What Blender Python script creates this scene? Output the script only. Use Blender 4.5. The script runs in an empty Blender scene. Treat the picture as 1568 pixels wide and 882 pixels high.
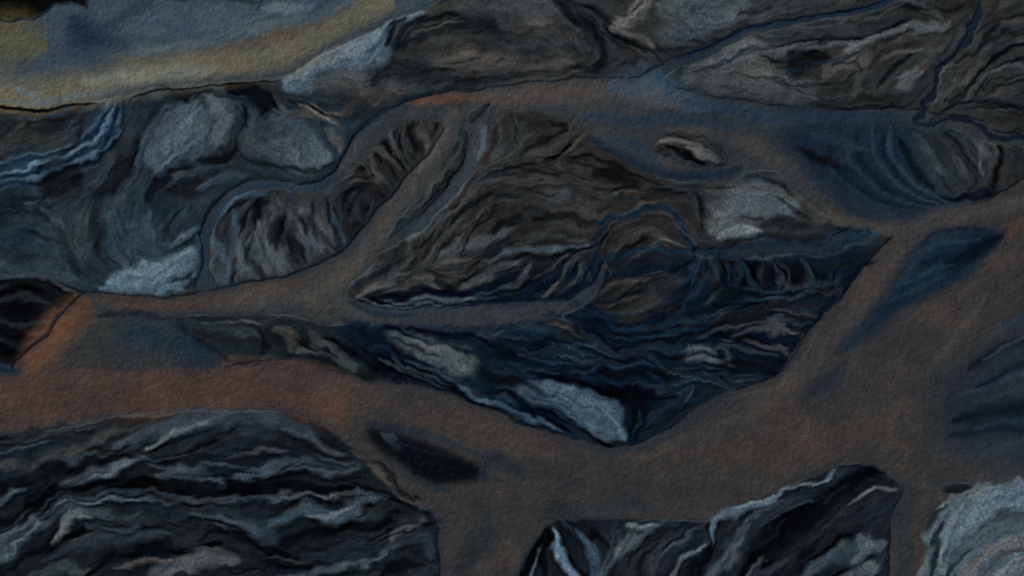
import bpy, math, numpy as np, time
T0=time.time()
rng=np.random.default_rng(7)
# ---------------------------------------------------------------- raster of the ground plan
# plan units: 1 unit = 0.25 m, origin at the NW corner of the surveyed area
ST=1.2; M=96.0; PW,PH=1568.0,882.0
xs=np.arange(-M,PW+M,ST,dtype=np.float32); ys=np.arange(-M,PH+M,ST,dtype=np.float32)
NX,NY=len(xs),len(ys)
X,Y=np.meshgrid(xs,ys)
fy=np.fft.fftfreq(NY)[:,None]; fx=np.fft.rfftfreq(NX)[None,:]
K2=(fx*fx+fy*fy)
def blur(a,s):
    s=s/ST
    return np.fft.irfft2(np.fft.rfft2(a)*np.exp(-2*math.pi**2*s*s*K2),s=(NY,NX)).astype(np.float32)
def noise(s,s2=None):
    a=blur(rng.standard_normal((NY,NX)),s)
    if s2: a=a-blur(a,s2)
    return ((a-a.mean())/a.std()).astype(np.float32)
def fbm(s,n=4,g=0.55):
    r=0;t=0;a=1
    for i in range(n):
        r=r+a*noise(s); t+=a*a; s/=2; a*=g
    return (r/math.sqrt(t)).astype(np.float32)
WX=(fbm(20,5,0.66)*4.4).astype(np.float32); WY=(fbm(20,5,0.66)*4.4).astype(np.float32)
XW=X+WX; YW=Y+WY
XR=X+WX*0.4; YR=Y+WY*0.4
def lin(c):
    c=np.array(c,dtype=np.float32)/255
    return np.where(c<=0.04045,c/12.92,((c+0.055)/1.055)**2.4)
COL=np.zeros((NY,NX,3),np.float32); COL[:]=lin((33,38,39))
WAT=np.zeros((NY,NX),np.float32)
RID=np.zeros((NY,NX),np.float32)
tang=[]
def pts(s): return np.array([[float(v) for v in p.split(',')] for p in s.split()])
def cat(P,closed=False,n=5):
    if len(P)<3 and not closed:
        t=np.linspace(0,1,5)[:,None]; return P[0]*(1-t)+P[-1]*t
    Q=np.vstack([P[-1],P,P[0],P[1]]) if closed else np.vstack([2*P[0]-P[1],P,2*P[-1]-P[-2]])
    out=[]
    for i in range(1,len(Q)-2):
        p0,p1,p2,p3=Q[i-1],Q[i],Q[i+1],Q[i+2]
        for k in range(n):
            t=k/n
            out.append(0.5*((2*p1)+(-p0+p2)*t+(2*p0-5*p1+4*p2-p3)*t*t+(-p0+3*p1-3*p2+p3)*t**3))
    if not closed: out.append(Q[-2])
    return np.array(out)
def apply(sl,m,c,wat):
    if c is not None:
        COL[sl]+= (lin(c)-COL[sl])*m[...,None]
    if wat is not None:
        WAT[sl]+=(wat-WAT[sl])*m
def near(P,R,river=False,signed=True):
    n=len(P)
    x0=max(0,int((P[:,0].min()-R-xs[0])/ST)); x1=min(NX,int((P[:,0].max()+R-xs[0])/ST)+1)
    y0=max(0,int((P[:,1].min()-R-ys[0])/ST)); y1=min(NY,int((P[:,1].max()+R-ys[0])/ST)+1)
    if x1<=x0 or y1<=y0: return None
    sl=(slice(y0,y1),slice(x0,x1))
    x=(XR if river else XW)[sl]; y=(YR if river else YW)[sl]
    best=np.full(x.shape,1e12,np.float32); par=np.zeros_like(best); sd=np.zeros_like(best)
    for i in range(n-1):
        ax,ay=P[i]; dx,dy=P[i+1]-P[i]; L2=dx*dx+dy*dy+1e-9
        px=x-np.float32(ax); py=y-np.float32(ay)
        t=np.clip((px*dx+py*dy)/L2,0,1).astype(np.float32)
        qx=px-t*np.float32(dx); qy=py-t*np.float32(dy)
        d2=qx*qx+qy*qy
        k=d2<best
        best=np.where(k,d2,best); par=np.where(k,(i+t)/(n-1),par)
        if signed: sd=np.where(k,(dx*py-dy*px)/math.sqrt(L2),sd)
    return sl,np.sqrt(best),par,sd
def stroke(s,w,c,a=0.9,soft=0.6,wat=None,edge=False,taper=0.5,flow=True,river=False,P=None,wt=1.0):
    if P is None: P=cat(pts(s),n=4)
    if flow:
        d=P[1:]-P[:-1]; mid=(P[1:]+P[:-1])/2
        for (dx,dy),(mx,my) in zip(d,mid):
            L=math.hypot(dx,dy)
            if L>0: tang.append((mx,my,dx/L,dy/L,wt*min(L,25)))
    r=near(P,(w*3.2 if edge else w*(1+soft))+16,river,edge)
    if r is None: return
    sl,d,par,sd=r
    prof=np.clip(4*par*(1-par),0,1)**taper if taper>0 else 1.0
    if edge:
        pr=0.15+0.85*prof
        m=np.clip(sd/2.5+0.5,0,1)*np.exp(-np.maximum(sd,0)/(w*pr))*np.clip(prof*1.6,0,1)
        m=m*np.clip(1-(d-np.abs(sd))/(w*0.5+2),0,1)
    else:
        ww=w*(0.15+0.85*prof)/2
        lo=ww*(1-soft); hi=ww*(1+soft)+1.0
        t=np.clip((hi-d)/(hi-lo+1e-6),0,1); m=t*t*(3-2*t)
    apply(sl,(m*a).astype(np.float32),c,wat)
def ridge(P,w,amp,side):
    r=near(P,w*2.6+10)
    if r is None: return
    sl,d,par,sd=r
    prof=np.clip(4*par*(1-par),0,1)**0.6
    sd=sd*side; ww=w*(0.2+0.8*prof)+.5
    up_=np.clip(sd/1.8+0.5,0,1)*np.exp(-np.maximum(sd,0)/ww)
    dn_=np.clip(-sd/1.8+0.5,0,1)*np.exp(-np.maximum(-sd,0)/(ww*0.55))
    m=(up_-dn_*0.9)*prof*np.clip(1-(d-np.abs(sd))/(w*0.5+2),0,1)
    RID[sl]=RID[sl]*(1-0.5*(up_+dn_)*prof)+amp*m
def poly(s,c,a=1.0,f=3,wat=None,river=False,flow=False):
    P=cat(pts(s),closed=True,n=4)
    if flow:
        for i in range(len(P)):
            d=P[(i+1)%len(P)]-P[i]; L=math.hypot(*d)
            if L>0: tang.append((P[i][0],P[i][1],d[0]/L,d[1]/L,min(L,20)*0.6))
    x=XR if river else XW; y=YR if river else YW
    ins=np.zeros((NY,NX),bool); n=len(P)
    for i in range(n):
        ax,ay=P[i]; bx,by=P[(i+1)%n]
        if abs(by-ay)<1e-6: continue
        r0=max(0,int((min(ay,by)-26-ys[0])/ST)); r1=min(NY,int((max(ay,by)+26-ys[0])/ST)+2)
        if r1<=r0: continue
        yy=y[r0:r1]; xx=x[r0:r1]
        ins[r0:r1]^=((yy>ay)!=(yy>by))&(xx<(bx-ax)*(yy-ay)/(by-ay)+ax)
    m=np.clip(blur(ins.astype(np.float32),f),0,1)*a
    apply((slice(None),slice(None)),m,c,wat)
S=stroke
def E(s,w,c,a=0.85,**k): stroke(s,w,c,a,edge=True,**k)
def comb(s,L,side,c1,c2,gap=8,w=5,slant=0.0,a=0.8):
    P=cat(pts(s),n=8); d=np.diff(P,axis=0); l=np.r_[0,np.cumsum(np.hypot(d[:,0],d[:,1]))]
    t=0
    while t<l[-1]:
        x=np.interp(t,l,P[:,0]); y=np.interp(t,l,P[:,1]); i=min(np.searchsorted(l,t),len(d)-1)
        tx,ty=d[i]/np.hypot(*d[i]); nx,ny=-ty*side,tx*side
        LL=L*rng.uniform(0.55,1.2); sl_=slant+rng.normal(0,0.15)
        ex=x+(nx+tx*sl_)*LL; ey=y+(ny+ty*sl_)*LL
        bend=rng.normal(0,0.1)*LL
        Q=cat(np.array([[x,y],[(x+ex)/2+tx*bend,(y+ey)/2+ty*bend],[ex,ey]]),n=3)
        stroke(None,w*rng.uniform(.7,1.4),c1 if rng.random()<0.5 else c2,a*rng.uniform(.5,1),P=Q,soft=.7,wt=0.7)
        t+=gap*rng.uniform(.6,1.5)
W_=(112,120,122); D=(17,21,23)
R=dict(river=True)
# ================================================================= LAND TONES
poly("-90,-90 1660,-90 1660,120 1000,110 700,130 450,130 -90,150",(44,47,46),f=20)
poly("-90,160 330,130 560,170 540,270 330,320 300,450 -90,430",(34,44,49),f=12)
poly("560,200 720,170 900,190 1060,300 1060,400 900,440 700,470 540,455 600,330",(38,37,35),f=10)
poly("-90,640 460,632 560,700 680,790 680,980 -90,980",(22,28,31),f=8)
poly("830,800 1080,790 1290,712 1380,740 1370,980 800,980",(24,29,32),f=8)
poly("1040,125 1210,70 1400,10 1660,-60 1660,290 1450,300 1370,180",(42,43,41),f=8)
poly("870,400 1060,390 1330,370 1290,470 1200,570 1060,620 960,680 800,650 560,580 520,470",(9,20,30),f=12)
poly("-90,420 110,440 130,470 40,560 -90,560",(8,11,14),f=5)
# ---- top band
S("430,132 500,100 560,70 610,45 650,15",50,(72,86,94),.9)
S("455,118 530,84 590,52",14,W_,.3)
S("630,22 606,50 598,75",10,(10,13,15),.9)
S("610,75 640,50 690,38 760,45",46,(14,17,19),.85)
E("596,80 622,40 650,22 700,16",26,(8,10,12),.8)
S("560,130 600,100 620,112 690,118 760,128",30,(22,25,26),.85)
S("470,130 520,118 560,128",22,(60,62,60),.7)
S("670,100 740,85 820,98 880,114",50,(64,60,56),.85,soft=.8)
S("640,72 720,62 800,72 850,88",30,(38,40,40),.8)
S("690,14 770,6 850,18",38,(55,59,60),.75)
S("770,45 830,38 880,60",26,(54,52,49),.7)
S("845,0 880,25 915,55 930,90 915,112",16,(14,15,16),.85)
S("700,122 780,115 860,110 920,118",8,(16,18,19),.7)
S("900,10 930,30 950,60 990,75 1030,80",14,(20,20,20),.8)
S("880,60 905,85 890,105",16,(58,56,53),.7)
S("1000,-10 988,12 960,38 942,46",20,(92,90,88),.7)
S("940,45 975,58 1000,75",12,(76,74,72),.6)
S("1010,10 1060,25 1100,15 1150,5",64,(64,71,74),.85)
S("1000,50 1050,60 1090,50",28,(60,67,70),.75)
S("1030,28 1060,55 1070,72",8,(44,48,50),.6)
S("955,70 965,95 950,115",12,(40,38,37),.8)
S("1130,40 1190,10 1260,-10",28,(50,54,55),.7)
S("1120,50 1170,32 1240,10",6,(22,28,32),.6)
# ---- upper right
S("1050,122 1110,112 1170,128 1250,150",60,(66,69,68),.85,soft=.8)
S("1080,95 1150,78 1210,76",22,(72,77,78),.7)
S("1060,112 1120,92 1190,76",5,(24,30,34),.7)
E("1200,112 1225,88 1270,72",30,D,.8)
S("1150,62 1200,52 1280,52 1360,30",16,(36,44,48),.8)
S("1205,100 1240,92 1275,100",24,(11,13,15),.9)
S("1205,80 1220,98 1245,108",14,(14,16,18),.8)
S("1260,120 1300,95 1330,100 1300,140",26,(66,65,62),.75)
S("1275,105 1305,100 1320,120",6,(24,24,24),.8)
S("1180,72 1240,66 1300,66 1350,50 1400,30",7,(14,22,29),.85)
S("1220,78 1280,76 1320,70",7,(62,67,68),.7)
S("1290,85 1340,60 1400,48 1450,40",12,(76,81,82),.8)
S("1330,110 1360,85 1400,70 1430,80",22,(48,44,40),.85)
S("1345,100 1375,84 1410,84",6,(72,67,61),.7)
S("1340,140 1360,115 1395,90",8,(14,14,15),.85)
S("1375,132 1395,122 1410,112",20,(80,79,77),.75)
S("1404,115 1415,103 1422,98",6,(84,62,50),.5)
S("1300,150 1340,155 1385,150",10,(26,27,27),.8)
S("1440,175 1480,140 1540,110 1600,100",30,(42,43,42),.7)
S("1450,165 1490,120 1530,80 1600,50",7,(14,16,18),.8)
S("1470,130 1500,80 1545,35 1600,10",9,(60,61,59),.6)
S("1440,120 1460,70 1480,40",14,(60,61,60),.6)
S("1520,150 1560,135 1620,130",12,(54,53,51),.6)
S("1500,60 1560,20 1620,0",12,(14,15,17),.8)
S("1460,100 1510,60 1560,50",5,(14,16,18),.8)
S("1450,150 1520,160 1600,170",8,(12,15,17),.7)
S("1530,40 1570,25 1620,18",10,(56,54,51),.7)
S("1400,15 1450,18 1490,5",20,(30,32,33),.8)
S("1350,-5 1400,8 1440,35",9,(66,69,68),.6)
S("1475,145 1530,105 1600,85",4,(66,67,65),.6)
S("1485,160 1540,130 1600,118",4,(16,18,20),.7)
poly("1375,190 1440,190 1500,205 1515,240 1500,285 1455,285 1420,250 1400,215",(36,42,44),f=2,flow=True)
S("1398,200 1425,240 1450,275",16,(52,59,60),.75)
S("1455,200 1480,240 1500,275",8,(16,19,21),.8)
S("1440,205 1470,250 1478,280",10,(54,55,53),.6)
S("1490,215 1505,240 1500,270",5,(72,77,78),.6)
S("1530,235 1560,250 1600,270",26,(26,30,32),.8)
S("1520,210 1530,250 1520,290 1560,300",12,(5,9,14),.9)
S("1540,190 1590,180",16,(44,42,40),.8)
# ---- left, below the ochre branch
S("-60,175 40,172 130,172",16,(24,24,23),.9)
S("-60,205 20,200 80,190 140,182",30,(27,30,31),.9)
S("-60,230 0,222 60,210 110,215",16,(44,45,43),.7)
S("30,190 60,180 120,178",8,(12,13,14),.8)
S("0,215 30,200 40,180",8,(50,51,48),.6)
S("188,148 172,180 140,225 90,250 20,258 -60,285",36,(32,52,66),.9)
for k,(o,c,ww) in enumerate([(0,(78,97,110),3),(9,(17,30,41),4),(16,(62,81,96),3),(-9,(22,36,48),5),(-15,(56,75,88),3),(24,(13,24,35),6)]):
    S(f"{186+o*.4:.0f},{152} {168+o*.6:.0f},{185+o*.3:.0f} {134+o*.5:.0f},{226+o*.8:.0f} {84},{248+o:.0f} {18},{257+o*1.1:.0f} -60,{282+o*1.2:.0f}",ww,c,.75)
S("130,195 112,230 60,262",8,(12,16,19),.7)
S("300,138 245,172 205,215 180,270 150,330 138,380",26,(11,14,16),.85)
S("200,170 190,215 160,260",20,(42,47,48),.7)
S("300,160 280,200 245,235 225,250",82,(65,78,85),.92,soft=.75)
S("320,155 345,180 330,220",30,(69,80,85),.75)
S("300,175 280,205 250,225",22,(80,91,96),.5,soft=.9)
S("235,190 215,225 205,255",16,(52,65,72),.7)
S("345,142 380,148 415,162 400,182",34,(8,10,12),.95)
S("350,130 400,132 425,150",7,(42,44,44),.7)
S("372,165 378,205 350,238 300,250 262,262",13,(8,10,12),.85)
S("385,190 400,215 440,240 500,260",38,(50,59,62),.85,soft=.7)
S("430,160 440,200 470,235 500,245",58,(61,72,77),.88,soft=.75)
S("470,215 490,235 500,250",22,(75,82,85),.5,soft=.9)
S("400,215 430,200 450,190",8,(30,35,38),.5)
S("425,165 470,175 500,180 530,200",14,(60,59,55),.8)
S("440,150 480,165 520,185",6,(14,15,16),.8)
S("455,158 480,172 508,192",4,(98,92,85),.6)
S("470,156 500,172 525,176",3,(88,83,77),.5)
S("520,120 545,150 520,175",16,(54,51,47),.6)
S("545,140 580,150 620,140",20,(54,50,47),.7)
S("500,200 520,215 525,240",14,(72,73,72),.6)
S("372,235 400,250 470,262 510,255",8,(18,22,24),.7)
S("330,255 300,280 265,285",34,(22,22,22),.85)
S("262,262 240,285 235,310",24,(14,16,17),.85)
S("295,250 340,270 390,268",22,(40,50,55),.7)
S("300,285 350,272 380,275",14,(52,65,72),.7)
S("70,300 100,275 130,268",46,(10,12,14),.88,soft=.8)
S("-40,300 20,285 60,280",16,(24,39,50),.8)
S("-50,340 10,318 60,322 80,340",34,(14,19,22),.85)
S("40,345 55,318 62,305",5,(44,52,56),.6)
S("-50,375 20,370 70,380 110,410",40,(30,43,51),.88,soft=.9)
S("130,320 120,360 130,400",20,(46,53,55),.7)
S("150,345 142,375 165,405",16,(13,15,16),.85)
S("85,350 100,390 130,420",14,(20,28,32),.7)
S("185,300 175,350 200,400 240,420",58,(43,56,63),.88,soft=.9)
S("235,330 230,370 260,400",40,(50,64,72),.78,soft=.9)
S("290,300 272,340 250,370",24,(36,47,52),.7)
S("285,320 262,345 268,372",8,(20,26,28),.7)
S("320,345 285,365 262,385",10,(66,79,86),.7)
S("305,365 270,385 250,400",6,(26,34,38),.8)
S("-60,400 20,408 80,420 130,435",18,(48,62,69),.65)
S("-60,418 10,420 60,428 110,445",7,(60,71,76),.5)
S("170,432 215,425 262,420 305,385",38,(82,97,105),.9,soft=.7)
S("160,438 210,448 262,446 290,432",16,(72,89,97),.85)
S("300,420 280,432 262,438",10,(12,18,22),.7)
S("312,365 318,400 300,425",8,(84,95,98),.6)
S("215,400 245,412 290,395",10,(104,117,122),.35)
for y0,c in [(438,(20,26,29)),(450,(2,3,5)),(462,(30,38,42)),(476,(3,5,7)),(492,(28,34,38)),(508,(4,6,8)),(524,(22,26,28)),(538,(3,4,6))]:
    S(f"-80,{y0+8} -20,{y0} 30,{y0-4} 80,{y0+4}",7,c,.8)
S("60,445 90,450 115,462",10,(14,16,18),.8)
S("95,440 112,446 128,452",5,(60,65,66),.7)
# fluted banks
poly("350,330 400,300 440,300 530,280 535,340 500,400 430,425 330,438 318,420",(42,46,47),f=6)
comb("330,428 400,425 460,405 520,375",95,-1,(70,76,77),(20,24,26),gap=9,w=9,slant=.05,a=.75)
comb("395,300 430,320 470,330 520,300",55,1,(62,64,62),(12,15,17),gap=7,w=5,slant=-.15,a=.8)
S("395,300 408,325 398,345",20,(6,9,12),.9)
S("430,305 445,325 440,345",8,(66,71,72),.7)
S("335,360 350,395 335,430",16,(69,82,88),.65)
S("370,330 360,370 350,410",12,(58,69,74),.7)
poly("540,245 600,205 660,180 690,190 670,225 630,270 590,315 540,365 525,330 528,280",(30,29,28),f=4)
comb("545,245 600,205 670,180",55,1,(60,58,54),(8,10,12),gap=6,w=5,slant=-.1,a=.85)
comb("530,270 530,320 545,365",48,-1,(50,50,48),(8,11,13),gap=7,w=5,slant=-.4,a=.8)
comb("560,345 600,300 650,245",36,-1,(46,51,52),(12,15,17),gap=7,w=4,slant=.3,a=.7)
S("516,262 524,272 530,282",7,(80,58,46),.6)
# ---- centre island
S("790,185 800,215 770,240 755,260",40,(42,47,47),.85)
S("770,195 765,225 752,250",16,(52,59,60),.6)
S("835,180 870,200 850,235 810,250 770,262",6,(12,13,13),.85)
S("860,190 830,215 800,235",6,(14,15,15),.7)
S("880,195 850,215 830,245",14,(54,52,49),.75)
S("900,210 870,240 880,262 940,270",16,(40,39,37),.8)
S("890,205 860,232 862,252",4,(70,67,62),.6)
S("830,235 900,240 960,262 1020,290",6,(14,14,14),.85)
S("905,265 940,262 965,285 935,305",30,(15,13,12),.9)
S("870,285 850,300 862,318",24,(56,61,62),.75)
S("760,285 800,275 850,272 900,290",8,(54,52,48),.75)
S("745,270 800,258 860,260",6,(14,15,15),.8)
S("755,300 800,290 850,295",4,(12,12,12),.7)
S("740,300 790,292 840,310 880,340",20,(42,41,39),.7)
S("700,310 740,285 775,280",8,(62,62,60),.7)
S("700,325 745,305 800,302",5,(14,15,15),.7)
S("800,318 780,335 760,352 740,378",16,(12,14,16),.85)
S("790,345 750,365 700,380 650,410",16,(61,68,70),.8)
S("820,330 860,330 905,330 940,320",20,(20,23,25),.8)
S("840,320 890,325 960,322 1000,305",7,(56,52,48),.65)
S("960,300 1010,300 1050,300",18,(36,31,28),.8)
S("975,292 1020,292 1048,296",4,(12,11,10),.7)
S("820,360 860,345 900,352 930,345",12,(46,44,42),.8)
S("800,372 850,362 905,372",7,(58,60,58),.7)
S("740,400 780,385 840,382 900,378",10,(61,70,73),.85)
S("730,425 780,400 840,395 900,385",6,(14,17,19),.85)
S("700,440 740,425 760,410 800,405",16,(62,65,65),.8)
S("770,440 800,425 815,408",10,(66,66,64),.7)
S("760,452 790,438 830,415 845,400",6,(12,15,18),.85)
S("820,455 850,440 862,418",12,(28,32,34),.8)
S("830,455 842,445 850,432",6,(74,73,70),.7)
S("605,410 640,402 680,415 700,440",24,(46,45,42),.8)
S("548,455 585,432 620,420 665,430",12,(74,74,72),.8)
S("560,462 610,448 650,455 695,440",6,(14,15,16),.9)
S("600,440 640,432 672,445",10,(62,61,59),.8)
S("610,425 650,418 690,430",4,(12,13,14),.8)
S("595,462 650,466 700,462 760,462",7,(70,79,82),.7)
S("655,415 690,400 720,402",8,(68,65,61),.7)
S("690,455 720,420 735,400",5,(12,14,15),.85)
S("560,455 590,470 650,476 720,470",4,(84,93,94),.6)
for (x,y) in [(660,330),(690,330),(715,345),(640,365),(672,370)]:
    S(f"{x-25},{y+45} {x},{y} {x+40},{y-35}",5,(60,61,59),.6)
    S(f"{x-15},{y+50} {x+10},{y+5} {x+50},{y-28}",4,(14,16,17),.75)
S("590,385 600,368 640,350",8,(56,63,64),.7)
S("690,300 735,262 760,250",8,(50,52,51),.7)
comb("850,395 880,405 930,395",28,1,(54,57,56),(8,12,15),gap=6,w=4,a=.8)
S("940,395 945,375 985,360 1020,372",14,(52,51,49),.8)
S("950,392 960,372 1000,368",5,(14,15,16),.8)
S("1000,385 1020,372 1050,380",5,(66,73,76),.6)
# mound
poly("1065,300 1100,282 1150,280 1200,290 1240,308 1262,330 1240,355 1190,362 1130,375 1085,365 1070,335",(46,47,46),f=3,flow=True)
S("1095,350 1130,318 1175,305 1220,315",50,(71,79,81),.88,soft=.8)
S("1105,362 1130,356 1165,360",16,(90,96,97),.85)
S("1130,290 1180,290 1230,302 1255,322",8,(72,69,64),.7)
S("1165,345 1200,340 1245,345",22,(36,38,38),.85)
S("1120,330 1160,338 1200,330",6,(30,30,29),.5)
S("1180,300 1215,315 1240,335",5,(30,30,30),.6)
S("1060,295 1075,320 1080,350",8,(8,10,12),.9)
# ================================================================= WATER
# ochre branch, upper left
poly("-90,-90 300,-90 700,-90 720,-40 660,8 620,24 580,46 520,70 480,90 450,110 418,122 330,131 250,137 200,144 150,156 80,163 40,164 -10,157 -90,150",(56,70,78),f=2,wat=1,river=True)
poly("-90,-120 150,-120 146,-4 104,10 60,22 0,30 -90,32",(2,3,4),f=2,wat=0)
S("170,12 240,26 320,26 400,-5",34,(67,80,87),.75,river=True,soft=.9)
S("200,40 260,50 340,40 420,20",14,(72,85,92),.5,river=True,soft=.9)
S("260,2 330,-5 400,6",10,(24,36,44),.8,river=True)
S("400,14 450,14 500,-10",16,(92,105,113),.7,river=True)
S("380,-10 460,2 540,-20",12,(50,63,72),.6,river=True)
S("110,28 150,70 200,88",54,(18,40,58),.92,soft=.9,river=True)
S("160,40 190,20 240,0",20,(32,48,60),.7,soft=.9,river=True)
S("-80,75 0,70 30,62 70,74",76,(86,82,55),.85,soft=.8,river=True)
S("-80,52 -10,45 36,40",16,(86,69,48),.55,river=True)
S("60,120 120,95 180,85 220,98",28,(56,69,73),.8,soft=.9,river=True)
S("-60,138 40,146 110,138 200,122 300,106 400,92 470,66 540,28 600,-5",50,(102,95,74),.9,taper=.1,river=True,soft=.8)
S("120,128 200,120 280,116 330,110",24,(122,123,108),.65,river=True,soft=.9)
S("300,84 390,64 460,45 540,8",14,(86,72,58),.7,river=True,soft=.9)
S("200,82 300,66 380,48 470,28 560,-8",16,(76,87,91),.8,river=True,soft=.9)
S("0,155 60,158 140,146 200,136",8,(88,101,105),.6,river=True)
S("20,132 40,145 60,152",8,(94,107,112),.6,river=True)
E("720,-44 660,4 620,20 580,42 520,66 480,86 450,106 418,118 330,127 250,133 200,140 150,152",9,(36,47,55),.6,river=True)
S("420,126 330,134 250,140 205,148",3,(4,6,8),.8,river=True)
S("-60,162 0,164 60,168 150,160",5,(4,6,8),.9,river=True)
# upper river
poly("520,250 545,208 590,172 640,151 700,141 800,129 880,122 960,120 1000,104 1030,92 1075,78 1140,46 1210,30 1330,8 1420,-30 1450,-30 1340,14 1220,38 1160,54 1090,84 1040,106 1018,122 1060,142 1120,153 1200,163 1280,169 1400,166 1450,178 1510,190 1530,205 1640,205 1640,222 1520,222 1450,195 1400,186 1390,200 1430,260 1450,290 1500,312 1568,292 1660,270 1660,330 1500,330 1440,360 1330,350 1280,335 1235,308 1190,265 1150,265 1110,280 1050,280 990,265 950,240 900,206 850,180 800,170 762,186 745,225 735,250 712,282 672,325 640,358 605,380 582,388 572,405 530,440 545,458 600,474 700,472 820,462 870,458 910,425 930,400 915,440 880,476 820,496 760,510 690,508 620,500 590,500 560,490 500,500 440,482 350,480 280,482 250,480 300,540 350,556 200,570 90,570 45,575 20,555 60,520 120,455 160,448 260,456 330,440 440,420 520,385 560,345 600,300 650,240 680,195 640,185 600,205 552,250 530,275 480,295 420,290 360,305 330,345 322,400 330,432 300,440 312,400 312,345 345,300 400,275 470,282 505,270",(48,52,53),f=1.3,wat=1,river=True)
# main river
poly("-90,575 20,565 100,560 200,560 340,560 400,553 450,550 500,568 560,578 640,593 700,608 760,630 800,650 860,668 950,682 1020,662 1070,622 1120,602 1180,578 1215,548 1235,505 1275,465 1310,420 1350,375 1390,345 1450,320 1510,305 1660,270 1660,735 1568,732 1500,758 1440,772 1420,790 1414,830 1416,980 1362,980 1362,830 1366,780 1380,745 1340,718 1290,712 1200,745 1120,775 1080,796 1000,792 880,795 838,803 815,840 795,882 780,980 690,980 672,850 664,790 620,762 575,715 535,680 500,655 460,634 400,628 300,629 200,636 130,647 60,660 -90,655",(57,53,50),f=1.3,wat=1,river=True)
# water tones - main
S("-80,610 40,608 160,600 300,592 420,590 500,605",84,(74,54,45),.8,taper=0,soft=.6,**R)
S("-60,640 60,630 200,612 340,604",26,(66,52,45),.6,soft=.9,**R)
S("60,585 140,578 240,572",24,(71,58,50),.7,soft=.9,**R)
S("60,565 200,562 340,562 420,556",7,(40,47,51),.6,**R)
S("60,655 130,644 200,634 300,628 400,628",6,(70,73,72),.4,**R)
S("400,575 500,590 600,612 700,640 780,672 860,700",48,(64,56,51),.7,soft=.8,**R)
S("780,720 900,745 1020,745 1120,725 1220,690",60,(50,49,47),.7,soft=.9,**R)
S("980,700 1080,660 1160,620 1240,560 1290,500 1340,430 1400,365 1470,335 1600,305",24,(69,64,59),.6,soft=.9,**R)
S("1230,510 1220,545 1200,570",12,(73,58,48),.5,soft=.9,**R)
S("1240,660 1340,600 1420,530 1500,450 1580,370",90,(58,54,51),.8,soft=.9,**R)
S("1540,370 1566,345 1620,330",22,(80,58,47),.6,soft=.9,**R)
S("1180,700 1280,670 1360,640",30,(66,54,48),.4,soft=.9,**R)
S("1420,570 1460,520 1510,450",10,(78,74,69),.4,soft=.9,**R)
S("540,690 580,725 625,765 665,782",12,(65,59,54),.7,**R)
S("720,860 740,800 780,775 860,775",60,(40,43,45),.7,soft=.9,**R)
S("700,880 740,820 730,760",34,(33,41,47),.6,soft=.9,**R)
S("840,780 940,775 1040,770",18,(38,47,53),.5,soft=.9,**R)
S("1388,760 1384,820 1386,980",36,(35,43,48),.7,taper=0,**R)
S("1420,745 1500,742 1568,715 1640,690",20,(53,60,63),.5,soft=.9,**R)
S("860,676 940,690 1020,674 1070,632",10,(35,46,54),.5,soft=.9,**R)
S("1120,612 1190,588 1228,552 1248,510",7,(78,74,68),.4,soft=.9,**R)
# blue pools and shallows (deeper clear water)
poly("1548,354 1480,350 1420,362 1388,395 1355,450 1315,500 1285,540 1340,505 1420,458 1480,430 1512,395",(18,35,48),f=7,wat=1,river=True)
S("1538,360 1490,388 1450,412",22,(3,10,19),.9,soft=.8,**R)
S("1520,352 1470,352 1420,366",7,(10,25,37),.7,soft=.9,**R)
for y in (380,402,420,440): S(f"{1520-(y-360)*.9:.0f},{y-14} {1440-(y-380)*.3:.0f},{y-4} {1380-(y-380)*.4:.0f},{y+20}",6,(35,54,67) if y!=402 else (8,21,32),.6,soft=.9,**R)
S("1475,356 1420,380 1380,430",16,(40,54,63),.55,soft=.9,**R)
S("1350,450 1310,510 1280,545",18,(30,42,50),.7,soft=.9,**R)
S("1300,550 1270,585 1240,600 1225,615",22,(32,42,49),.6,soft=.9,**R)
poly("1470,560 1520,510 1600,460 1660,440 1660,720 1568,722 1480,722 1440,690 1436,620",(31,42,50),f=20,wat=1,river=True,a=.9)
for (s,c,w) in [("1480,566 1530,534 1620,505",(6,12,19),14),("1470,606 1540,580 1640,550",(42,56,65),10),("1460,644 1530,628 1640,612",(5,10,17),24),("1450,672 1520,655 1600,668",(13,23,32),14),("1490,596 1560,560 1640,530",(9,18,27),8),("1480,696 1560,680 1640,670",(44,53,58),14),("1490,655 1560,642 1640,645",(36,51,61),6),("1510,512 1580,478 1640,460",(40,55,65),9),("1500,552 1560,520 1620,496",(48,60,67),5),("1500,620 1560,596 1640,580",(36,49,58),5)]:
    S(s,w,c,.75,soft=.9,**R)
S("1450,560 1425,610 1430,680 1400,720",34,(49,51,52),.55,soft=.9,**R)
# left pool
S("180,500 230,520 290,540 330,552",64,(26,43,52),.88,soft=.8,**R)
S("150,520 190,545 260,552",34,(43,48,48),.7,soft=.9,**R)
S("150,485 130,520 110,560",40,(53,52,46),.8,soft=.9,**R)
S("270,490 310,520 345,548",18,(8,20,31),.7,soft=.9,**R)
S("150,482 200,478 250,486",10,(10,20,29),.7,**R)
S("138,460 100,492 70,528 40,566",46,(88,62,45),.9,taper=.2,soft=.7,**R)
S("115,478 80,512 45,560",14,(100,69,47),.5,taper=.2,soft=.9,**R)
S("150,458 200,460 250,462",24,(71,57,48),.8,**R)
S("-60,575 0,562 30,566",14,(28,46,59),.8,**R)
S("230,468 320,460 400,450 460,440",26,(72,57,49),.85,soft=.8,**R)
S("330,462 420,456 500,440 550,395 590,345 630,285 672,225 700,165",26,(70,66,61),.85,taper=.1,soft=.8,**R)
S("400,440 460,428 520,400",12,(69,58,50),.6,**R)
S("400,472 470,472 520,468",20,(53,54,54),.7,**R)
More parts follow.
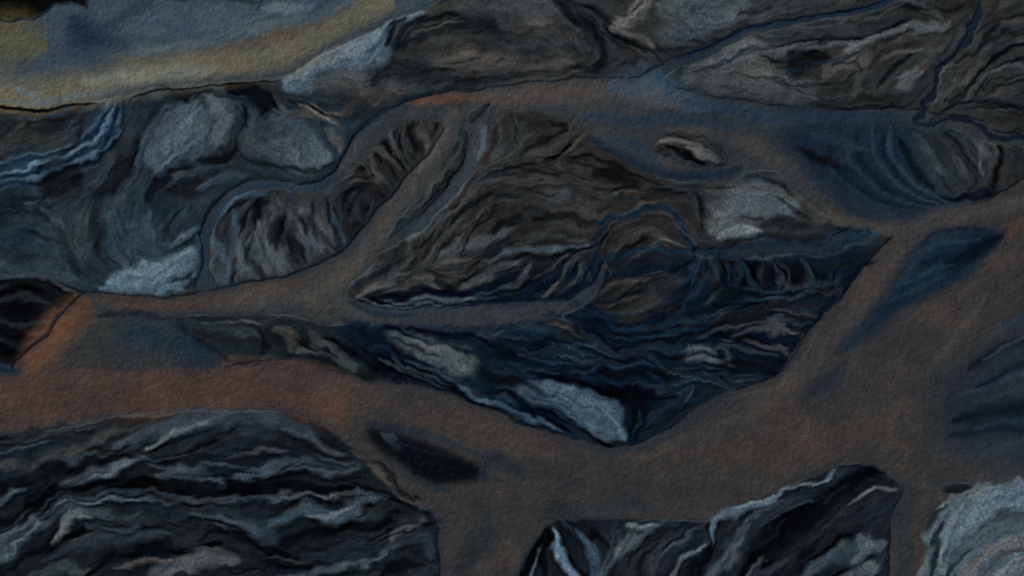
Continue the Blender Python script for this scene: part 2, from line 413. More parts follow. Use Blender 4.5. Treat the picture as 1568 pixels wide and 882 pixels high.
S("640,265 665,230 690,190",9,(90,86,81),.6,soft=.9,**R)
S("738,190 728,235 705,280 660,330 625,372",18,(58,65,67),.85,**R)
S("742,195 738,225 732,245",7,(90,98,101),.6,**R)
S("510,455 560,482 640,492 740,488 820,480 868,465",26,(56,58,58),.85,**R)
S("530,462 575,480 640,484",8,(24,40,51),.8,**R)
S("520,490 600,504 700,510 800,500",14,(16,31,43),.7,**R)
# upper river tones
S("590,182 560,205 540,235 515,268",11,(57,61,62),.8,**R)
S("625,160 660,154 705,149 735,146",12,(92,62,48),.8,soft=.8,**R)
S("720,150 800,145 880,142 960,138 1040,160",34,(73,66,61),.85,taper=.2,**R)
S("860,158 930,170 1000,176",26,(59,60,60),.6,soft=.9,**R)
S("930,138 980,128 1010,135 1080,168",42,(60,75,85),.85,soft=.9,**R)
S("1000,110 1015,125 1030,145",16,(46,68,85),.8,soft=.9,**R)
S("890,178 960,184 1040,185 1140,200",18,(34,51,63),.75,soft=.9,**R)
S("1040,155 1110,168 1200,182 1290,180 1380,178",18,(40,56,68),.85,soft=.8,**R)
S("1020,200 1100,205 1160,225 1200,260 1240,300 1290,335 1360,344",22,(64,61,57),.85,soft=.8,**R)
S("1120,190 1180,205 1230,206",18,(50,57,60),.6,soft=.9,**R)
S("1300,340 1380,346 1440,330 1520,316 1600,300",24,(69,64,59),.9,soft=.8,**R)
S("900,208 960,240 1020,268 1090,272 1140,256",16,(18,35,47),.85,soft=.8,**R)
S("930,208 980,222 1010,250",14,(31,48,60),.7,**R)
S("1035,94 1090,72 1150,46 1220,32 1330,10 1430,-25",8,(22,42,57),.9,taper=.1,**R)
# fan on the right
poly("1190,200 1260,190 1385,186 1400,225 1440,290 1480,312 1400,330 1320,335 1270,300 1225,250",(24,38,49),f=9,wat=1,river=True)
for i in range(9):
    o=i*12+float(rng.uniform(-4,4))
    S(f"{1366-o*1.2+rng.uniform(-8,8):.0f},{190+o*.12+rng.uniform(0,18):.0f} {1368-o:.0f},{240+o*.2:.0f} {1400-o*.7:.0f},{285+o*.25:.0f} {1450-o*.4:.0f},{312+o*.12:.0f}",[8,10,5,6,12,5,7,10,5][i],[(48,65,77),(7,16,26),(43,59,71),(26,41,52),(6,13,21),(39,54,65),(20,34,45),(8,17,27),(35,48,58)][i],.6,soft=.95,**R)
S("1240,204 1290,214 1330,230",14,(38,52,62),.7,soft=.9,**R)
S("1376,210 1402,260 1430,292",12,(3,9,16),.85,soft=.8,**R)
S("1290,290 1320,318 1380,326",12,(34,44,50),.7,soft=.9,**R)
S("1440,300 1480,300 1520,290",10,(6,12,18),.9,wat=0)
S("1505,-20 1498,20 1480,62 1442,108 1430,150 1400,178",8,(13,24,33),.95,wat=1,taper=.1)
S("1400,182 1450,186 1505,200 1525,215 1620,214",8,(10,21,31),.95,wat=1,taper=.1)
# blue thread on the west side
S("318,425 312,395 325,345 360,302 415,283 480,288 515,268",10,(34,53,66),.9,taper=.1,**R)
S("340,335 370,305 410,298",6,(56,75,86),.7,**R)
# channels through the dark centre
ch=[("1340,352 1260,376 1150,386 1065,392",20,(20,37,49),1),("915,335 990,320 1045,345 1068,388",11,(17,34,47),None),
 ("905,430 930,395 985,382 1062,395",11,(20,37,49),None),("880,460 900,480 960,495 1030,490 1060,450 1068,395",9,(17,33,46),None),
 ("860,440 905,412 915,370 930,340",8,(13,28,40),None),("840,480 900,515 980,535 1050,530",9,(15,30,42),1),
 ("590,500 640,515 700,520 760,545 800,575 900,570 1000,590 1080,600",10,(10,21,34),None),("740,510 800,530 880,540 960,560",8,(15,30,42),1),
 ("620,560 700,575 760,610 820,650 880,665",10,(12,26,40),None),("560,500 600,540 640,575",16,(6,14,25),None),("900,520 980,550 1060,580 1120,600",8,(17,33,46),1),
 ("1060,600 1010,630 965,665",14,(22,35,44),1),("1280,345 1300,372 1310,400",10,(14,27,38),None),
 ("1068,392 1050,430 1020,450 1030,500",7,(20,36,48),None),("1310,400 1280,450 1230,500",6,(16,29,40),None),("1090,395 1080,430 1050,470 990,500",5,(21,37,49),None),
 ("1090,460 1140,455 1200,470 1260,480",5,(19,33,44),None),("1050,530 1100,530 1160,555 1200,560",5,(18,32,43),None)]
for s,w,c,wt_ in ch: S(s,w,c,.9,wat=wt_,taper=.3,soft=.7)
S("1110,388 1160,388 1220,380 1270,385",9,(43,46,46),.8,**R)
S("1240,378 1290,362 1345,356",14,(29,47,60),.8,soft=.9,**R)
# ================================================================= ISLANDS AND BARS
# strip between the two southward branches
poly("712,196 716,222 706,252 686,284 652,322 620,350 592,372 606,345 640,302 668,268 690,230 700,200",(38,42,43),f=1.6,wat=0,flow=True,river=True)
S("705,215 690,255 655,300 620,335",7,(54,59,58),.8)
S("712,225 700,262 665,305",3,(12,14,15),.85)
S("650,318 670,290 690,262",5,(20,24,26),.8)
poly("716,178 745,158 752,161 736,178 722,190",(34,39,40),f=1.5,wat=0,river=True)
poly("1000,212 1025,208 1060,213 1095,228 1114,246 1105,260 1070,258 1035,248 1008,234",(43,42,40),f=2,wat=0,flow=True)
S("1010,214 1050,222 1095,240",9,(68,66,63),.8)
S("1050,235 1085,245 1102,254",17,(84,84,82),.85,soft=.8)
S("1015,228 1045,240 1080,256",8,(14,14,14),.9)
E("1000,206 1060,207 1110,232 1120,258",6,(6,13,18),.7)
poly("1214,224 1240,228 1285,246 1312,264 1280,262 1240,245",(6,9,12),f=3,wat=1,flow=True)
# oval island in the centre
poly("905,450 925,428 965,420 1015,418 1042,428 1035,455 1000,478 950,484 912,475",(34,33,31),f=2.5,flow=True)
S("915,445 950,428 1000,425",5,(60,58,54),.7)
S("925,465 965,448 1010,430",4,(14,14,14),.85)
S("950,475 985,465 1005,445 1003,430",14,(52,50,47),.7)
S("930,475 950,458 985,448",5,(56,54,50),.7)
S("1000,420 970,440 940,470",3,(12,12,12),.8)
S("1015,470 1040,480 1055,500",12,(28,30,30),.8)
# fringe of black gullies
S("1080,410 1160,418 1260,425",30,(7,11,15),.9)
comb("1075,400 1130,402 1200,405 1290,415",40,1,(32,41,46),(2,4,7),gap=7,w=4.5,slant=.15,a=.85)
S("1100,440 1180,455 1260,450",12,(9,17,24),.8)
S("1190,430 1230,440 1280,425",8,(42,49,53),.6)
for i,(s,w,c) in enumerate([("1080,500 1130,480 1190,485 1235,500",26,(24,27,28)),("1110,520 1150,500 1200,505",14,(54,58,58)),("1140,490 1180,492 1225,510",5,(58,61,61)),
 ("1060,520 1100,500 1140,488",6,(46,54,57)),("1085,535 1130,530 1190,545",8,(44,50,51)),("1150,520 1190,530 1210,545",8,(60,60,58)),("1180,470 1220,472 1262,462",12,(26,26,26)),
 ("1185,482 1225,482 1250,475",4,(52,51,49)),("1045,545 1070,545 1095,562",24,(67,75,77)),("1100,560 1120,550 1140,560",8,(58,62,62)),("1130,470 1170,465 1200,450",6,(8,13,18)),
 ("1100,505 1130,515 1180,520",8,(6,8,10)),("1120,552 1170,560 1205,552",12,(3,6,9)),("1060,480 1090,470 1120,450",12,(12,20,28)),
 ("1065,440 1085,430 1100,440 1080,470",8,(28,33,36)),("1250,400 1300,395 1330,400",10,(13,18,22)),("1200,460 1240,452 1285,440",7,(42,43,42)),("1220,500 1250,480 1270,465",5,(12,16,20)),("1110,535 1120,555 1130,562",5,(62,62,60))]):
    S(s,w,c,.85)
poly("832,500 860,494 890,505 905,522 870,524 840,514",(25,26,26),f=1.8,wat=0,flow=True)
S("840,502 870,505 895,518",3,(56,55,52),.8)
S("915,515 935,520 940,532 920,528",7,(26,25,24),.9)
S("980,490 1010,500 1020,515",12,(24,31,35),.8)
# islands south of the middle branch
poly("282,500 310,490 360,486 405,488 450,490 470,510 500,525 540,548 556,572 505,562 450,545 395,548 340,540 300,520",(32,38,40),f=2,wat=0,flow=True)
poly("420,486 470,492 520,510 560,545 590,574 560,575 500,560 440,540 400,510",(20,26,29),f=4,wat=0)
S("300,505 350,500 400,510",18,(46,53,54),.8)
S("330,530 370,520 410,530",14,(24,28,28),.85)
S("310,496 360,490 400,486",3,(74,77,75),.6)
S("420,500 445,512 450,535",16,(54,55,52),.8)
S("395,500 405,525 400,545",10,(8,10,11),.85)
S("460,535 510,540 545,565",22,(54,61,62),.8)
S("470,505 490,525 530,535",12,(48,53,53),.8)
S("450,515 480,535 520,548",6,(6,10,13),.8)
S("500,520 550,540 600,575",12,(3,8,14),.9,wat=0)
S("560,530 620,570 700,600",18,(2,5,10),.9,wat=0)
poly("596,515 620,508 660,518 700,532 730,560 728,580 690,572 650,552 612,535",(58,64,64),f=3.5,wat=0,flow=True)
S("620,518 660,530 705,556",16,(75,81,81),.7,soft=.8)
S("640,545 690,562 725,576",10,(78,87,90),.6,soft=.8)
S("605,522 640,532 670,545",4,(30,30,28),.7)
S("670,525 700,540 722,560",4,(24,26,26),.7)
S("612,512 650,512 690,524",4,(24,27,28),.6)
S("700,588 740,606 800,636 862,664",8,(60,77,88),.8,soft=.8,wat=0)
S("720,592 770,605 830,640 870,662",7,(2,4,8),.95)
S("740,572 775,585 800,605",14,(10,14,18),.9,wat=0)
S("740,520 775,525 800,550",26,(3,8,16),.85,soft=.9)
S("620,505 700,510 760,520",8,(4,9,16),.8)
poly("792,600 820,586 870,585 915,596 945,618 950,650 957,678 925,668 880,648 835,628 805,615",(55,68,76),f=2.5,wat=0,flow=True)
S("825,596 870,602 915,617 935,640",24,(72,85,91),.75,soft=.9)
S("840,615 880,630 925,655",12,(63,78,87),.7,soft=.9)
S("850,604 890,612 920,630",3,(44,52,56),.6)
S("810,606 850,622 900,640",4,(34,42,47),.6)
S("935,640 945,660 952,676",7,(73,92,104),.7)
S("820,640 860,640 900,658 935,676",8,(3,6,10),.9)
S("925,590 965,615 975,650 960,672",26,(2,4,8),.95,wat=0)
S("975,615 1010,605 1050,612",16,(3,7,12),.95)
S("960,600 1020,596 1060,588",6,(32,46,56),.6)
S("1000,640 1040,625 1065,610",14,(5,10,15),.9)
S("880,560 940,575 1010,578 1060,570",12,(4,9,15),.85)
for s,c,w in [("800,545 880,552 960,545 1030,540",(26,43,55),4),("920,500 980,515 1040,512",(26,42,53),4),("860,570 940,562 1000,566",(24,41,54),4),("1000,600 1050,585 1100,580 1160,572",(28,42,52),5),("880,530 930,545 990,548",(4,8,13),8),("640,500 720,512 800,515 850,510",(28,45,56),5),("760,560 830,575 880,572",(4,8,14),12),("960,520 1020,525 1060,505",(4,8,14),9),("1010,560 1050,580 1110,590",(4,8,13),9),("780,500 830,520 880,530",(4,11,19),9),
 ("1000,605 1040,590 1080,592",(40,53,61),3),("870,535 900,525 950,532",(34,50,61),3),("700,545 760,565 800,590",(14,27,38),6),("980,575 1040,600 1080,602",(20,35,46),6),("830,590 800,570 760,552",(20,35,46),4)]:
    S(s,w,c,.75)
# black pool in the lower river
poly("560,662 590,657 640,670 700,696 738,714 726,738 690,744 650,738 610,715 578,692",(3,6,12),f=5,wat=1,flow=True,river=True)
S("580,666 604,678 612,695",16,(24,34,41),.8,wat=0)
S("600,676 650,690 700,706",5,(14,20,28),.6)
S("690,752 660,748 620,728 588,706",11,(30,43,51),.7,soft=.9,**R)
S("560,654 600,654 660,668 740,702",12,(28,41,49),.7,soft=.9,**R)
S("742,735 748,706 765,704 790,718 806,735",20,(26,38,47),.7,soft=.95,**R)
# ================================================================= SOUTH BANKS
sw=[("170,690 230,660 300,640 400,640 470,650",26,(48,56,61)),("225,690 270,660 320,642",10,(72,79,80)),("240,720 300,690 360,650",12,(10,13,15)),("330,670 400,660 450,680",16,(34,40,42)),
("-60,690 20,680 80,660 130,655",18,(28,30,30)),("-60,720 30,715 90,690 160,665 215,650",12,(50,51,48)),("-60,745 20,740 60,725 130,700 200,680",14,(9,12,14)),
("90,745 120,725 175,712 220,705",18,(74,83,88)),("245,735 280,728 320,740 350,742",20,(72,84,91)),("360,735 430,715 500,712 550,715",20,(62,73,78)),("380,690 430,680 500,700 545,705",16,(20,24,27)),
("430,655 460,660 490,680 530,690",12,(58,66,69)),("350,700 400,690 440,690",8,(56,61,62)),("-60,800 20,790 70,755 150,738 240,745 330,752 440,746 540,752 610,775",20,(1,2,4)),
("60,790 120,772 180,764 300,766 450,760 560,755 592,762",5,(72,82,88)),("170,778 260,782 360,790 420,785",18,(24,31,36)),("40,815 90,790 150,782 220,790",12,(52,61,64)),
("-60,870 0,835 40,800 60,795",28,(76,89,96)),("-60,900 20,860 70,830 140,812 200,800",14,(8,10,12)),("80,830 110,800 150,790",12,(84,89,89)),("60,860 110,835 180,822 260,815",18,(38,46,50)),
("120,880 180,850 260,835 340,830",14,(4,6,8)),("230,890 260,865 310,850 370,855",26,(68,72,72)),("180,870 220,858 260,850",8,(70,67,62)),("30,900 80,870 140,860",14,(50,57,59)),
("330,800 380,800 420,815 400,840",22,(42,53,59)),("300,820 360,815 420,840 470,860",12,(6,9,12)),("420,800 470,785 520,790 560,770 590,765",24,(55,69,77)),("460,800 500,785 540,775",7,(80,92,97)),
("430,830 500,815 580,800 610,790",16,(4,6,9)),("450,860 520,840 580,822 640,802",20,(30,37,41)),("595,830 625,808 655,800",18,(70,72,71)),("580,850 620,830 655,825 665,860",18,(40,48,52)),
("400,880 470,878 540,858 590,850",10,(58,66,70)),("540,900 590,870 650,862",14,(5,8,10)),("480,900 540,885 580,870",10,(46,54,57)),("560,745 600,765 640,782",10,(14,14,14)),("565,715 600,740 640,770",8,(3,4,6)),("600,900 640,880 672,875",12,(38,45,48)),
("60,705 70,730 40,760",10,(12,14,16)),("-60,770 -10,760 30,745",10,(55,63,67)),("280,755 250,745 200,735",6,(4,6,8)),("130,680 180,690 230,715",5,(12,14,15)),
("380,735 440,728 500,730 560,738",8,(10,13,16)),("0,815 40,790 90,770",8,(8,10,12)),("590,762 575,775 540,790",6,(6,8,10)),("260,800 320,795 380,810",6,(8,12,14)),("100,765 180,752 260,756",5,(30,38,42))]
for s,w,c in sw: S(s,w,c,.88)
for s in ["590,762 520,757 430,762 320,768 200,766","370,738 330,746 280,742 240,730","170,712 120,728 85,750","60,795 20,830 -40,870","655,802 600,812 560,832","560,716 480,716 420,722"]:
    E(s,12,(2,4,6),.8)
sm=[("845,812 858,845 880,885 900,930",16,(86,104,116)),("868,815 880,840 890,870",10,(20,26,30)),("880,805 905,835 915,880 920,930",16,(56,70,78)),("905,802 920,825 950,850",8,(10,14,17)),
("920,900 945,850 975,815 1005,800",20,(62,69,72)),("935,870 945,830 940,805",12,(30,38,42)),("960,900 985,855 1010,825",7,(12,15,17)),("990,920 1000,870 1030,830 1060,810",22,(38,44,47)),
("960,805 985,800 1005,800",6,(80,87,89)),("1020,900 1045,860 1080,830",8,(74,79,80)),("1040,920 1070,870 1090,830 1085,800",16,(10,12,14)),("1060,920 1100,870 1130,830 1140,800",14,(54,62,67)),
("1092,830 1100,795 1130,780 1180,765",12,(65,77,84)),("1110,840 1160,795 1220,765 1290,725",14,(34,42,47)),("1130,775 1200,752 1280,722",5,(84,97,104)),("1120,920 1160,850 1210,800 1270,760 1340,722",38,(1,2,4)),
("1190,900 1240,840 1290,790 1350,745",10,(38,45,49)),("1175,920 1230,850 1270,815",16,(6,9,12)),("1250,850 1290,800 1355,755",24,(28,32,34)),("1300,775 1330,755 1365,748",5,(76,79,77)),
("1230,880 1270,855 1320,840 1355,835",18,(56,66,71)),("1240,860 1290,830 1350,800",8,(8,10,12)),("1260,920 1300,880 1355,860",14,(68,73,74)),("1310,860 1330,845 1320,820",12,(72,77,78)),
("1220,920 1260,890 1300,865",8,(8,10,12)),("1330,900 1350,880 1358,840",12,(26,32,35)),("838,900 832,860 842,815",10,(4,8,12)),("1140,880 1170,870 1200,850",10,(42,48,51)),("1150,840 1180,822 1200,800",6,(14,20,24)),
("1350,735 1330,722 1300,716",6,(10,14,16)),("800,900 815,860 838,812",14,(2,5,9)),("950,835 970,812 990,806",4,(12,16,18)),("1010,850 1030,825 1060,806",4,(12,14,16)),("1180,800 1220,775 1260,755",4,(10,14,17))]
for s,w,c in sm: S(s,w,c,.88)
# pale bar, lower right
poly("1418,980 1418,840 1428,800 1450,775 1500,757 1568,735 1660,700 1660,980",(62,74,80),f=2,wat=0)
for s,w,c in [("1440,880 1450,820 1500,780 1568,755 1640,730",26,(78,93,102)),("1425,880 1432,830 1440,800",8,(20,28,32)),("1450,870 1490,820 1540,800 1600,790",16,(58,70,75)),("1480,900 1500,850 1550,830 1620,820",20,(82,85,85)),
 ("1465,900 1480,860 1510,840",9,(88,84,80)),("1520,920 1540,870 1600,850",14,(88,94,97)),("1445,900 1460,860 1480,835",7,(34,41,44)),("1500,800 1550,780 1620,765",6,(48,57,62)),("1430,778 1470,762 1530,745",4,(88,99,104)),
 ("1500,890 1530,850 1590,835",5,(56,57,56)),("1425,900 1440,885 1470,878",8,(26,34,38))]: S(s,w,c,.8)
poly("1442,748 1460,742 1490,744 1480,752 1450,756",(26,30,32),f=1,wat=0,river=True)
print("painted",time.time()-T0)
# ---------------------------------------------------------------- flow direction field from all traced lines
tg=np.array(tang,dtype=np.float32)
cs=12.0
gx=np.arange(-M,PW+M+cs,cs,dtype=np.float32); gy=np.arange(-M,PH+M+cs,cs,dtype=np.float32)
GX,GY=np.meshgrid(gx,gy)
c2=np.zeros_like(GX); s2=np.zeros_like(GX)
for (mx,my,dx,dy,wt) in tg:
    w=wt/((GX-mx)**2+(GY-my)**2+120)**1.6
    c2+=w*(dx*dx-dy*dy); s2+=w*2*dx*dy
ang=np.hypot(c2,s2); c2/=ang; s2/=ang
def up(a):
    fx_=np.clip((X-gx[0])/cs,0,len(gx)-1.001); fy_=np.clip((Y-gy[0])/cs,0,len(gy)-1.001)
    i=fx_.astype(int); j=fy_.astype(int); u=fx_-i; v=fy_-j
    return (a[j,i]*(1-u)*(1-v)+a[j,i+1]*u*(1-v)+a[j+1,i]*(1-u)*v+a[j+1,i+1]*u*v)
C2=up(c2)+fbm(18,3)*0.22; S2=up(s2)+fbm(18,3)*0.22
th=(0.5*np.arctan2(S2,C2)).astype(np.float32)
U=np.cos(th); V=np.sin(th)
def trace(x,y,L,h=6.0):
    out=[(x,y)]; du=dv=None
    for k in range(int(L/h)):
        i=min(max(int((x-xs[0])/ST),0),NX-1); j=min(max(int((y-ys[0])/ST),0),NY-1)
        u,v=float(U[j,i]),float(V[j,i])
        if du is None:
            if rng.random()<.5: u,v=-u,-v
        elif u*du+v*dv<0: u,v=-u,-v
        if du is not None: u,v=.6*u+.4*du,.6*v+.4*dv
        x+=u*h; y+=v*h; du,dv=u,v; out.append((x,y))
        if WAT[j,i]>.8 and k>1: break
    return np.array(out)
# erosion scarps: ridges along old flow lines, flanks also painted lit and shaded
cnt=0
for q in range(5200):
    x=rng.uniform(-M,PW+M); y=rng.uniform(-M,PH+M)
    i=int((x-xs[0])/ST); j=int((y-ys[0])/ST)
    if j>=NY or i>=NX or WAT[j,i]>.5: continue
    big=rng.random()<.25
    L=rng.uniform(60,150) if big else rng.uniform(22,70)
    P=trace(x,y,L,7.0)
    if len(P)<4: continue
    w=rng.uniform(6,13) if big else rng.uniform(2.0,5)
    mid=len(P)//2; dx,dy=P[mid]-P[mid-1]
    side=1 if (dy-dx)>0 else -1          # pale flank, painted as if sunlit, faces the north-west
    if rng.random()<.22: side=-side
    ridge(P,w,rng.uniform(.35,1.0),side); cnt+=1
print("ridges",cnt,time.time()-T0)
# braided threads of water in the low dark ground
def threads(x0,x1,y0,y1,n,cols,wr,Lr,maxlum=.02):
    for q in range(n):
        x=rng.uniform(x0,x1); y=rng.uniform(y0,y1)
        i=int((x-xs[0])/ST); j=int((y-ys[0])/ST)
        if WAT[j,i]>.6 or COL[j,i].mean()>maxlum: continue
        P=trace(x,y,rng.uniform(*Lr),7.0)
        if len(P)<5: continue
        c=cols[rng.integers(len(cols))]
        stroke(None,rng.uniform(*wr),c,rng.uniform(.4,.8),P=P,flow=False,soft=.7,taper=.5)
threads(560,1330,380,650,230,[(20,38,50),(30,46,56),(3,6,10),(14,28,40),(2,5,9),(40,52,58),(4,8,14)],(2,5.5),(50,150))
threads(-60,560,150,440,70,[(26,42,52),(12,16,19),(40,54,62)],(2,4),(50,120),.03)
threads(600,1060,180,460,110,[(10,12,14),(20,32,40),(58,58,56),(44,50,52)],(1.5,3.5),(40,140),.03)
threads(1040,1600,-40,300,120,[(10,15,20),(18,32,44),(62,63,62),(8,10,12)],(1.5,4),(40,140),.04)
threads(620,1040,-40,130,60,[(10,13,15),(50,54,54),(22,28,31)],(1.5,4),(40,120),.03)
threads(-60,680,640,900,90,[(3,5,7),(50,60,66),(26,34,40)],(2,5),(50,160),.03)
threads(820,1380,720,900,50,[(3,5,7),(56,66,72),(26,34,40)],(2,5),(40,110),.03)
print("threads",time.time()-T0)
II,JJ=np.meshgrid(np.arange(NX,dtype=np.float32),np.arange(NY,dtype=np.float32))
def lic(src,L,step=1.0,norm=True):
    srcf=src.reshape(NY*NX,-1) if src.ndim==3 else src.ravel(); Uf=U.ravel(); Vf=V.ravel()
    acc=src.copy(); tot=1.0
    for sg in (1,-1):
        px=II.copy(); py=JJ.copy(); du=U*sg; dv=V*sg
        for k in range(L):
            px+=du*step; py+=dv*step
            np.clip(px,0,NX-1.01,out=px); np.clip(py,0,NY-1.01,out=py)
            idx=(py+0.5).astype(np.int32)*NX+(px+0.5).astype(np.int32)
            w=0.5+0.5*math.cos(math.pi*k/L)
            acc+=w*srcf[idx]; tot+=w
            nu=Uf[idx]; nv=Vf[idx]; f=np.where(nu*du+nv*dv<0,-1,1).astype(np.float32)
            du=nu*f; dv=nv*f
    if not norm: return acc/tot
    acc-=acc.mean(); return (acc/acc.std()).astype(np.float32)
L1=lic(noise(1.2),8)
L2=lic(noise(3.2,20),14,1.2)
CS=lic(COL,6,1.4,norm=False)
print("lic",time.time()-T0)
WS=np.clip(blur(WAT,1.0),0,1)
land=1-WS
landi=np.clip(1-blur(WAT,2.5)*1.3,0,1)
COL=COL+(CS-COL)*(0.6*landi)[...,None]
for c in range(3):       # local contrast of the dried sediment films
    COL[...,c]=np.clip(COL[...,c]+landi*0.55*(COL[...,c]-blur(COL[...,c],5)),0.0005,1)
n1=fbm(26,5,.6); n2=fbm(60,4,.6); fine=noise(0.8); fine2=fbm(5,3,.7)
lum=COL.mean(2)
pale=np.clip((blur(lum,4)-0.025)/0.05,0,1)
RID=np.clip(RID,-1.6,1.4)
streak_shade=0.06*L1+0.08*L2+0.36*RID+0.14*n1+0.07*fine2  # ridge term paints sunlit and shaded flanks into the ground colour
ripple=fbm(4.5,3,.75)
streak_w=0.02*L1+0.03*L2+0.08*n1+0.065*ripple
gain=np.exp(land*streak_shade*(1-0.55*pale)+(1-land)*streak_w)
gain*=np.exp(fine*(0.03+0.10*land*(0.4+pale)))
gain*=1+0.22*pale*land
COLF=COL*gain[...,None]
hue=(0.03*n2+0.02*n1)*land+0.05*n1*(1-land)
COLF[...,0]*=np.exp(hue); COLF[...,2]*=np.exp(-hue)
# clearer, bluer shallows along the banks
sh=np.clip((1-blur(WAT,8))*2.0,0,1)*WS*np.clip(noise(30)*.5+.5,0,1)
COLF+= (lin((27,40,50))-COLF)*(0.55*sh)[...,None]
ln=np.exp(-((WS-0.35)/0.22)**2)*np.clip(noise(12)*.7+.1,0,1)
COLF+=ln[...,None]*lin((80,93,100))*0.28
# ---------------------------------------------------------------- relief (metres)
lb=blur(land,14); lb2=blur(land,4)
lumb=blur(np.clip(lum,0,.14),3)
RB=blur(RID,1.2)
H=land*(0.08+0.5*lb+ 8.0*lumb*lb2)+ land*lb2*(0.05*L2+0.26*RB+0.02*L1+0.2*n1+0.010*fine+.05*fine2)
H=np.where(H<0.05*land,0.05*land,H)
H=H-0.9*np.clip((WS-0.45)*3,0,1)
H=H.astype(np.float32)
COLF=COLF/np.array([0.39,0.39,0.405],np.float32)
COLF=np.clip(COLF,0.001,0.8)
# ---------------------------------------------------------------- meshes
def ext_axis(a,far):
    r=[];d=ST*2;v=a[-1]
    while v<a[-1]+far: v=v+d; r.append(v); d*=1.22
    r=np.array(r); l=a[0]-(r-a[-1])[::-1]
    full=np.r_[l,a,r]
    n=len(a)
    idx=np.round((full-a[0])/ST).astype(int)
    m=2*(n-1); idx=np.abs(idx)%m; idx=np.where(idx>=n,m-idx,idx)
    return full,idx
fxs,ixs=ext_axis(xs.astype(float),24000); fys,iys=ext_axis(ys.astype(float),24000)
def grid_mesh(name,Hz,mask_fn,mat):
    nx,ny=len(fxs),len(fys)
    px,py=np.meshgrid((fxs-PW/2)*0.25,(PH/2-fys)*0.25)
    z=Hz if np.isscalar(Hz) else Hz[np.ix_(iys,ixs)]
    co=np.empty((ny,nx,3),np.float32); co[...,0]=px; co[...,1]=py; co[...,2]=z
    col=np.ones((ny,nx,4),np.float32); col[...,:3]=COLF[np.ix_(iys,ixs)]
    i=np.arange(nx*ny).reshape(ny,nx)
    q=np.stack([i[:-1,:-1],i[1:,:-1],i[1:,1:],i[:-1,1:]],-1).reshape(-1,4)
    co=co.reshape(-1,3); col=col.reshape(-1,4)
    if mask_fn is not None:
        hz=H[np.ix_(iys,ixs)].ravel(); q=q[(hz[q].min(1)<0.06)]
        used=np.zeros(nx*ny,bool); used[q.ravel()]=True
        rm=np.cumsum(used)-1; q=rm[q]; co=co[used]; col=col[used]
    me=bpy.data.meshes.new(name)
    me.vertices.add(len(co)); me.vertices.foreach_set("co",co.ravel())
    me.loops.add(q.size); me.loops.foreach_set("vertex_index",q.ravel().astype(np.int32))
    me.polygons.add(len(q)); me.polygons.foreach_set("loop_start",np.arange(0,q.size,4,dtype=np.int32))
    me.update(calc_edges=True)
    me.polygons.foreach_set("use_smooth",np.ones(len(q),bool))
    at=me.attributes.new("sediment","FLOAT_COLOR","POINT"); at.data.foreach_set("color",col.ravel())
    me.materials.append(mat)
    ob=bpy.data.objects.new(name,me); bpy.context.collection.objects.link(ob)
    return ob
def mat_base(name):
    m=bpy.data.materials.new(name); m.use_nodes=True; nt=m.node_tree; nt.nodes.clear()
    o=nt.nodes.new('ShaderNodeOutputMaterial'); p=nt.nodes.new('ShaderNodeBsdfPrincipled')
    nt.links.new(p.outputs[0],o.inputs[0]); return m,nt,p
def nz(nt,scale,det,rough=.6):
    g_=nt.nodes.new('ShaderNodeNewGeometry'); n=nt.nodes.new('ShaderNodeTexNoise')
    n.inputs['Scale'].default_value=scale; n.inputs['Detail'].default_value=det; n.inputs['Roughness'].default_value=rough
    nt.links.new(g_.outputs['Position'],n.inputs['Vector']); return n
def colmul(nt,p,n,lo,hi):
    a=nt.nodes.new('ShaderNodeAttribute'); a.attribute_name='sediment'
    mr=nt.nodes.new('ShaderNodeMapRange'); mr.inputs[1].default_value=.25; mr.inputs[2].default_value=.75
    mr.inputs[3].default_value=lo; mr.inputs[4].default_value=hi
    nt.links.new(n.outputs['Fac'],mr.inputs[0])
    vm=nt.nodes.new('ShaderNodeVectorMath'); vm.operation='SCALE'
    nt.links.new(a.outputs['Color'],vm.inputs[0]); nt.links.new(mr.outputs[0],vm.inputs['Scale'])
    nt.links.new(vm.outputs[0],p.inputs['Base Color'])
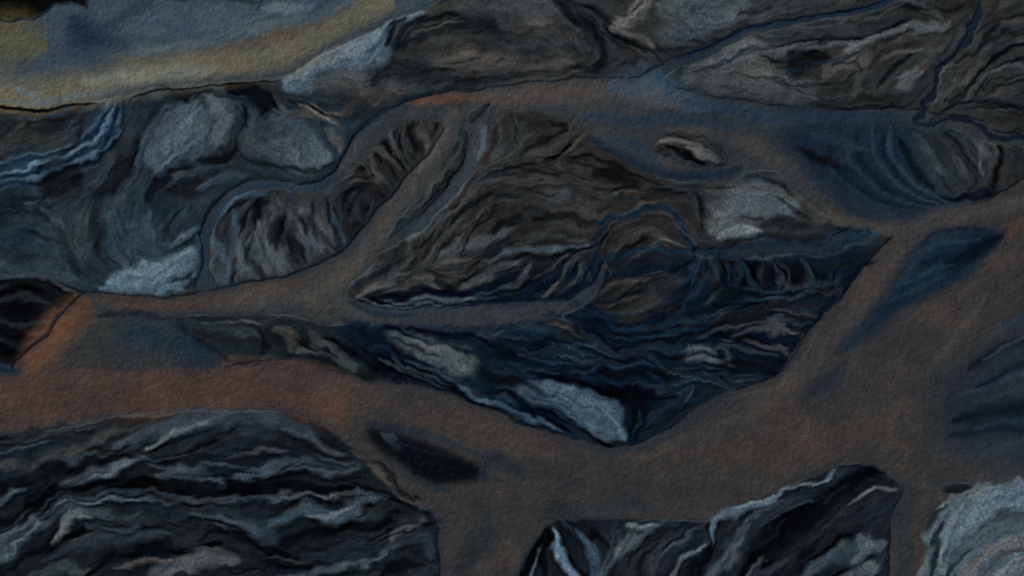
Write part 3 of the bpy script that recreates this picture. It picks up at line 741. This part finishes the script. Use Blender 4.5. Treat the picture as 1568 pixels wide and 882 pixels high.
def bump(nt,p,n,st,dist):
    b_=nt.nodes.new('ShaderNodeBump'); b_.inputs['Strength'].default_value=st; b_.inputs['Distance'].default_value=dist
    nt.links.new(n.outputs['Fac'],b_.inputs['Height']); nt.links.new(b_.outputs[0],p.inputs['Normal'])
ms,nt,p=mat_base("volcanic_sand"); p.inputs['Roughness'].default_value=.95; p.inputs['Specular IOR Level'].default_value=.05
colmul(nt,p,nz(nt,1.6,4,.8),.65,1.35); bump(nt,p,nz(nt,1.3,5,.75),.5,.3)
mw,nt,p=mat_base("silty_water"); p.inputs['Roughness'].default_value=.5; p.inputs['Specular IOR Level'].default_value=.12
colmul(nt,p,nz(nt,.9,4,.7),.86,1.14); bump(nt,p,nz(nt,.45,5,.62),1.0,.8)
grid_mesh("river_delta_ground",H,None,ms)
grid_mesh("braided_river_water",0.0,True,mw)
print("mesh",time.time()-T0)
# ---------------------------------------------------------------- light, world, camera
from mathutils import Vector
el,az=math.radians(33),math.radians(-50)   # sun in the north-west
sun=bpy.data.lights.new("sun","SUN"); sun.energy=1.35; sun.angle=math.radians(.5); sun.color=(1,.97,.93)
so=bpy.data.objects.new("sun",sun); bpy.context.collection.objects.link(so)
dirv=Vector((math.sin(az)*math.cos(el),math.cos(az)*math.cos(el),math.sin(el)))
so.rotation_euler=dirv.to_track_quat('Z','Y').to_euler()
w=bpy.data.worlds.new("World"); bpy.context.scene.world=w; w.use_nodes=True
nt=w.node_tree; bg=nt.nodes['Background']; sk=nt.nodes.new('ShaderNodeTexSky'); sk.sky_type='NISHITA'; sk.sun_disc=False
sk.sun_elevation=el; sk.sun_rotation=az; nt.links.new(sk.outputs[0],bg.inputs[0]); bg.inputs[1].default_value=.05
cam=bpy.data.cameras.new("aerial_camera"); cam.lens=35; cam.sensor_width=36; cam.clip_end=20000; cam.clip_start=1
co=bpy.data.objects.new("aerial_camera",cam); bpy.context.collection.objects.link(co)
co.location=(0,0,392*35/36); co.rotation_euler=(0,0,0)
sc=bpy.context.scene; sc.camera=co
sc.view_settings.view_transform='Standard'; sc.view_settings.look='None'; sc.view_settings.exposure=0
